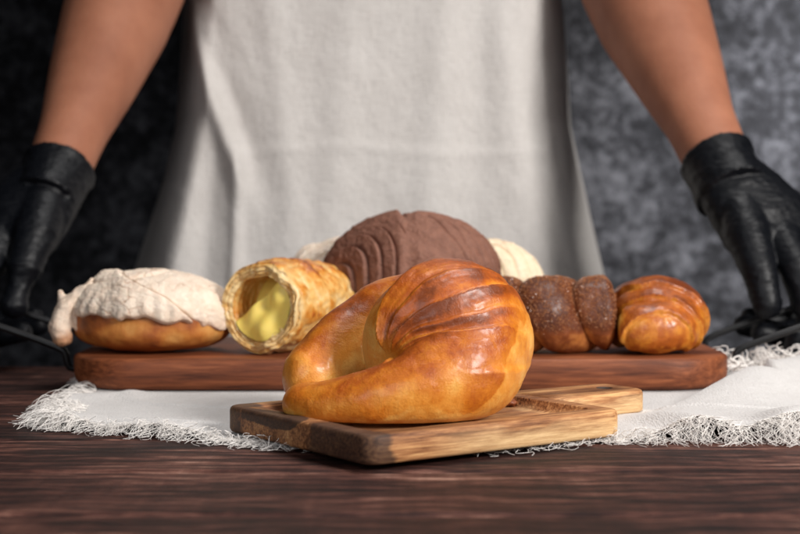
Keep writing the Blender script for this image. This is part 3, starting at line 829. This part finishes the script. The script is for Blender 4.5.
b.tube([(-.241, 1.018, F2+.034), (-.2440, 1.018, F2+.043)], [.0055, .0022])
b.tube([(-.224, 1.022, F2+.044), (-.2225, 1.022, F2+.0515)], [.006, .0022])
b.tube([(-.232, 1.014, F2+.026), (-.229, 1.013, F2+.018)], [.006, .004])
b.build('sugar_lobe', .0011, 3, white_paste, wc, disp=lambda co, no: .0010*fbm(co, 160, 3), attr={'bake': lambda co, no: .75*ss(F2+.018, F2+.008, co[:, 2]+.004*fbm(co, 90, 2))+.6*ss(F2+.0435, F2+.049, co[:, 2])*ss(-.238, -.243, co[:, 0])+.12})

# chocolate concha leaning on the two white ones
cc = thing('concha', 'chocolate brown shell-grooved bun leaning at the top centre of the pastry pile', 'sweet bun', (0, 0, 0), 'shell-topped sweet buns')
pos = dome(.0125, 1.106, F2+.0010, .0640, .050, .0965, low=.475, tilt=(.30, -.06, 0))
bun('bun', pos, bun_m, cc, lambda th, ph, V, n: .45+.4*n, seed=5, floor=F2)
def off_c(th, ph, u):
    x = np.sin(th)*np.cos(ph); y = np.sin(th)*np.sin(ph)
    base = .0050*np.sqrt(np.clip(1-u**8, 0, 1))-.0025*ss(.96, 1, u)
    # shell ribs fanning from the left front, a deep break, then leaf veins on the right
    r = np.hypot(x+1.05, y+.75); L = ss(-.02, -.12, x)
    g = (r-.42)/.155; fr = g-np.floor(g)
    base += L*ss(.35, .45, r)*(.0034*(fr**1.3)-.0030*np.exp(-((fr)/.16)**2))
    base -= .0028*np.exp(-((x+.04+.12*y)/.03)**2)*ss(-.1, .15, y)
    Rr = ss(0, .10, x)
    v = y-.10+.28*(x-.1); base -= Rr*.0030*np.exp(-(v/.022)**2)
    for k in range(4):
        w = (x-.15-.19*k)-.75*np.abs(v); base -= Rr*.0018*np.exp(-(w/.02)**2)*ss(.0, .05, np.abs(v))
    base += Rr*.0016*np.abs(np.sin(v*9))
    base += .003*ss(.5, .9, y)*np.sin(x*14)*.4
    return base
topping('chocolate_topping', pos, choc_paste, cc, lambda ph: 1.62+.03*np.sin(ph*6)+.02*np.sin(ph*15), off_c, seed=21)

def simple_concha(label, cx, cy, rx, ry, h, mat, seed):
    t = thing('concha', label, 'sweet bun', (0, 0, 0), 'shell-topped sweet buns')
    pos = dome(cx, cy, F2, rx, ry, h, low=.38)
    bun('bun', pos, bun_m, t, lambda th, ph, V, n: .4+.4*n, seed=seed, floor=F2, nr=60, na=100)
    def off(th, ph, u):
        x = np.sin(th)*np.cos(ph); y = np.sin(th)*np.sin(ph); base = .0045*np.sqrt(np.clip(1-u**8, 0, 1))-.002*ss(.96, 1, u)
        r = np.hypot(x+.2, y+1.0); g = r/.26; fr = g-np.floor(g)
        return base-.0028*np.exp(-((fr-.5)/.09)**2)+.0015*np.sin(x*9+seed)*(seed % 2)
    topping('sugar_topping', pos, mat, t, lambda ph: 1.5+.05*np.sin(ph*11+seed), off, nr=110, na=220, seed=seed+3)
simple_concha('pinkish white crumb-topped bun half hidden behind the custard pastry and chocolate bun', -.052, 1.146, .040, .024, .0760, white_paste, 7)
simple_concha('cream coloured bun peeking out right of the chocolate bun and behind the sugared roll', .073, 1.143, .043, .028, .0755, cream_paste, 8)

# crumbs of burnt dough at the foot of the horn bread
b = Blob(); b.ellipsoid((.0640, .822, FZ+.0022), (.005, .004, .0022)); b.ellipsoid((.0675, .824, FZ+.0016), (.003, .003, .0016))
o = b.build('dough_crumb', .0005, 2, cinn, None, disp=lambda co, no: .0006*fbm(co, 400, 2), attr={'bake': lambda co, no: .6+0*co[:, 0]})
tag(o, 'tiny burnt dough crumb on the board by the right foot of the large horn bread', 'crumb')

# ------------------------------------------------------------------ person
person = thing('person', 'person in pale apron and black gloves behind the table, holding the tray handles', 'person', (-.02, 1.47, -.75))
def P_(o):
    o.parent = person; o.matrix_parent_inverse = Matrix.Translation((.02, -1.47, .75)); return o
cx = -.022
b = Blob()
b.tube([(cx, 1.50, -.02), (cx, 1.50, .10), (cx, 1.50, .24), (cx, 1.50, .34), (cx, 1.51, .46), (cx, 1.52, .56)], [(.150, .10), (.155, .10), (.135, .09), (.138, .095), (.155, .10), (.13, .08)], 40, sq=(1, 0, 0))
b.tube([(cx, 1.53, .56), (cx, 1.52, .70)], [.05, .05])
def arm(sx, el, wr, sh):
    up = [Vector(sh)+(Vector(el)-Vector(sh))*t for t in (0, .35, .7, 1)]
    b.tube(up, [.058, .050, .045, .045])
    fo = [Vector(el)+(Vector(wr)-Vector(el))*t for t in (0, .15, .35, .6, .8, 1)]
    b.tube(fo, [(.0500, .050), (.0560, .0535), (.0540, .050), (.0420, .040), (.0315, .030), (.0280, .0255)])
elR = (.218, 1.40, .385); wrR = (.272, 1.198, .160); shR = (.165, 1.52, .55)
elL = (-.252, 1.40, .385); wrL = (-.292, 1.198, .152); shL = (-.205, 1.52, .55)
arm(1, elR, wrR, shR); arm(-1, elL, wrL, shL)
for (el, wr) in ((elR, wrR), (elL, wrL)):      # wrist and hand base continue inside the glove
    d = (Vector(wr)-Vector(el)).normalized(); b.tube([Vector(wr), Vector(wr)+d*.012], [(.022, .020), (.018, .014)])
for sx in (-1, 1):
    b.tube([(cx+sx*.085, 1.50, .02), (cx+sx*.09, 1.50, -.28), (cx+sx*.09, 1.52, -.66)], [.085, .06, .045])
    b.tube([(cx+sx*.09, 1.53, -.70), (cx+sx*.10, 1.41, -.725)], [.038, .025])
P_(b.build('body', .0055, 6, skin_m, None))
b = Blob()   # shirt over the torso and upper arms
b.tube([(cx, 1.50, .10), (cx, 1.50, .22), (cx, 1.50, .34), (cx, 1.51, .46), (cx, 1.52, .565)], [(.168, .112), (.158, .104), (.162, .106), (.170, .112), (.14, .09)], 40, sq=(1, 0, 0))
for sh, el in ((shR, elR), (shL, elL)):
    A_, B_ = Vector(sh), Vector(el); b.tube([A_, A_+(B_-A_)*.5], [.068, .060])
P_(b.build('shirt', .006, 5, shirt_m, None))
b = Blob()
b.tube([(cx, 1.50, .14), (cx, 1.50, .02)], [(.166, .11), (.172, .115)], 40, sq=(1, 0, 0))
for sx in (-1, 1): b.tube([(cx+sx*.085, 1.50, .02), (cx+sx*.09, 1.50, -.28), (cx+sx*.09, 1.52, -.66)], [.092, .070, .058])
P_(b.build('trousers', .007, 5, trouser_m, None))
for sx in (-1, 1):
    b = Blob(); b.tube([(cx+sx*.09, 1.545, -.716), (cx+sx*.10, 1.39, -.722)], [(.034, .042), (.024, .036)]); P_(b.build('shoe', .005, 4, trouser_m, None))

# apron
def apron():
    nu, nv = 360, 260
    u, v = np.meshgrid(np.linspace(-1, 1, nu), np.linspace(0, 1, nv), indexing='ij')
    z = .62-v*1.0
    w = np.interp(z, [-.4, -.05, .05, .13, .22, .34, .45, .62], [.285, .270, .254, .236, .217, .211, .20, .13])
    wl = w+np.interp(z, [-.4, .0, .16, .3], [.03, .018, .002, 0])
    W = np.where(u < 0, wl, w)
    yf = np.interp(z, [-.4, 0, .15, .34, .62], [1.358, 1.362, 1.372, 1.392, 1.415])
    # front is broad and flat, sides turn back
    a = np.abs(u); xx = np.sign(u)*W*np.interp(a, [0, .5, .72, .85, 1], [0, .58, .82, .94, 1.0]); dep = np.where(u < 0, .20*ss(.62, 1.06, a)**.9, .16*ss(.60, 1.08, a)**1.15)+.012*a*a
    x = cx-.010+xx; y = yf+dep
    # folds
    def fold(x0, k, wd, am, zlo, zhi, s=.05): return am*np.exp(-((x-(x0+k*(z-.2)))/wd)**2)*ss(zlo-s, zlo+s, z)*ss(zhi+s, zhi-s, z)
    f = 0*x
    f += fold(-.170, -.33, .010, .010, .16, .7)      # sharp fold running down from the upper left
    f -= fold(-.150, -.33, .014, .006, .16, .7)
    f += fold(-.157, .02, .007, .007, -.5, .19, .02)        # vertical crease below the pocket line
    f -= fold(-.182, .06, .016, .010, -.5, .20, .03)
    f += fold(-.112, -.12, .016, .0035, -.5, .5); f += fold(-.06, .08, .020, .003, -.5, .5); f -= fold(-.02, -.1, .018, .003, -.4, .14)
    f += fold(.035, .05, .022, .005, -.5, .6); f -= fold(.075, .06, .018, .003, -.5, .6); f += fold(.112, -.12, .02, .004, -.5, .6)
    f -= fold(.138, -.15, .013, .005, -.5, .3); f += fold(.165, -.22, .012, .005, -.5, .25)
    f += fold(-.135, -.5, .010, .003, .26, .7, .03); f += fold(-.09, .25, .012, .0025, -.5, .12)
    # deeper, drapier toward the hem
    f += .004*np.sin(x*62+1.0)*ss(.16, -.1, z)
    # pocket: a slightly proud band with a stitched top
    pk = ss(-.158, -.154, x)*ss(.150, .146, x)*ss(.193, .1915, z+.004*np.sin(x*25))
    f += .0010*pk; f += .0008*np.exp(-((z+.004*np.sin(x*25)-.186)/.003)**2)*pk
    cr = fbm(np.stack([x*1.2, z*0+.3, z*.8], -1), 22, 3); f += .0009*cr
    n2 = fbm(np.stack([x, z*0, z], -1), 75, 3, 4); f += .0003*n2
    y = y-f
    V = np.stack([x, y, z], -1).reshape(-1, 3); F = grid_faces(nu, nv, False)
    o = mesh('apron', V, F, apron_m); md = o.modifiers.new('t', 'SOLIDIFY'); md.thickness = .0012; P_(o)
apron()

def glove(mx, sh, el, wr):
    """right glove built as is; left is its mirror"""
    f = lambda p: Vector(((p[0])*mx+sh, p[1], p[2]))
    b = Blob()
    W, E = Vector(wr), Vector(el); d = (W-E).normalized()
    # cuff
    b.tube([W-d*.014, W-d*.004, W+d*.008, W+d*.024], [(.0318, .0304), (.0305, .029), (.0300, .0275), (.0320, .026)], 28, cap=False)
    b.tube([W-d*.016, W-d*.012], [(.0326, .0311), (.0326, .0311)], 28, cap=False)
    w0 = Vector(((W.x-sh)*mx, W.y, W.z))
    K = [(.2975, 1.158, .108), (.312, 1.158, .102), (.325, 1.170, .095), (.332, 1.185, .088)]
    kc = Vector((.3150, 1.167, .100)); sd = (.85*mx, .30, .28)
    b.tube([f(w0), f(w0*.65+kc*.35+Vector((0, -.003, 0))), f(w0*.3+kc*.7+Vector((0, -.004, 0))), f(kc)], [(.029, .026), (.0375, .0245), (.0430, .0225), (.040, .018)], 28, sq=sd)
    for i, k in enumerate(K):
        b.tube([f(w0*.6+Vector(k)*.4), f(k)], [.0185, .0135])
    # thumb on the tray side, in front
    b.tube([f((.280, 1.180, .138)), f((.2820, 1.152, .108)), f((.2870, 1.134, .080)), f((.2925, 1.126, .053))], [.0200, .0180, .0138, .0115])
    # index curls down over the bar, in front
    b.tube([f(K[1]), f((.3180, 1.138, .083)), f((.3245, 1.128, .052)), f((.3190, 1.123, .028)), f((.3140, 1.122, .016))], [.0165, .0142, .0128, .0118, .0102])
    # three fingers curl under the bar, tips towards the tray
    b.tube([f(K[1]), f((.345, 1.160, .070)), f((.344, 1.155, .034)), f((.318, 1.150, .024)), f((.293, 1.146, .029))], [.0125, .0115, .0105, .0098, .0085])
    b.tube([f(K[2]), f((.350, 1.180, .066)), f((.346, 1.178, .034)), f((.318, 1.174, .026)), f((.284, 1.170, .033))], [.0125, .0112, .0104, .0096, .0084])
    b.tube([f(K[3]), f((.346, 1.200, .064)), f((.340, 1.200, .040)), f((.318, 1.197, .034)), f((.295, 1.194, .038))], [.0115, .0102, .0094, .0088, .0078])
    def dsp(co, no):
        Q = co*np.array([1, 1, 1.0]); n = fbm(Q*np.array([.7, .7, 1.9]), 60, 3, 1.5*mx); rg = 1-2*np.abs(n)
        m_ = ss(-.25, .9, rg); n3 = fbm(Q*np.array([.8, .8, 2.6]), 85, 2, 8); return .0004*m_+.0004*ss(-.1, .7, 1-3*np.abs(n3))+.0008*fbm(Q*np.array([.6, .6, 1.6]), 34, 2, 5)
    P_(b.build('glove', .0017, 3, glove_m, None, disp=dsp))
glove(1, 0, elR, wrR); glove(-1, -.014, elL, wrL)

# ------------------------------------------------------------------ lights
def area(name, loc, target, size, power, col=(1, 1, 1), sy=None, spread=180):
    l = bpy.data.lights.new(name, 'AREA'); l.energy = power; l.color = col; l.shape = 'RECTANGLE'; l.size = size; l.size_y = sy or size; l.spread = math.radians(spread)
    o = bpy.data.objects.new(name, l); C.objects.link(o); o.location = loc
    o.rotation_euler = (Vector(target)-Vector(loc)).to_track_quat('-Z', 'Y').to_euler(); return o
area('key_softbox', (1.0, -.05, .70), (0, 1.0, .05), .34, 29, (1, .965, .93), .42)
area('top_softbox', (.30, 1.05, 1.35), (.05, .92, 0),   .55, 2.1, (1, .98, .96), None, 75)
area('added_wall_light', (.90, 2.05, .62), (.62, 2.35, .12), .2, 2.6, (.95, .96, 1), None, 95)  # unseen light added to brighten the right part of the wall
area('fill_softbox', (-.42, -.3, .5), (-.05, 1.0, .05), .6, .85, (.96, .97, 1), None, 70)

w = bpy.data.worlds.new('World'); S.world = w; w.use_nodes = True
w.node_tree.nodes['Background'].inputs[0].default_value = (.55, .6, .7, 1); w.node_tree.nodes['Background'].inputs[1].default_value = .012

# ------------------------------------------------------------------ camera
cam = bpy.data.cameras.new('camera'); co = bpy.data.objects.new('camera', cam); C.objects.link(co); S.camera = co
cam.lens = 63.8; cam.sensor_width = 36; cam.clip_start = .02; cam.clip_end = 50
co.location = (0, 0, .12); co.rotation_euler = (PI/2-math.atan(47/1418), 0, 0)
cam.dof.use_dof = True; cam.dof.focus_distance = .80; cam.dof.aperture_fstop = 8.5; cam.dof.aperture_blades = 8

S.render.engine = 'CYCLES'
S.cycles.use_denoising = True
S.view_settings.view_transform = 'Standard'; S.view_settings.look = 'None'; S.view_settings.exposure = 0; S.view_settings.gamma = 1
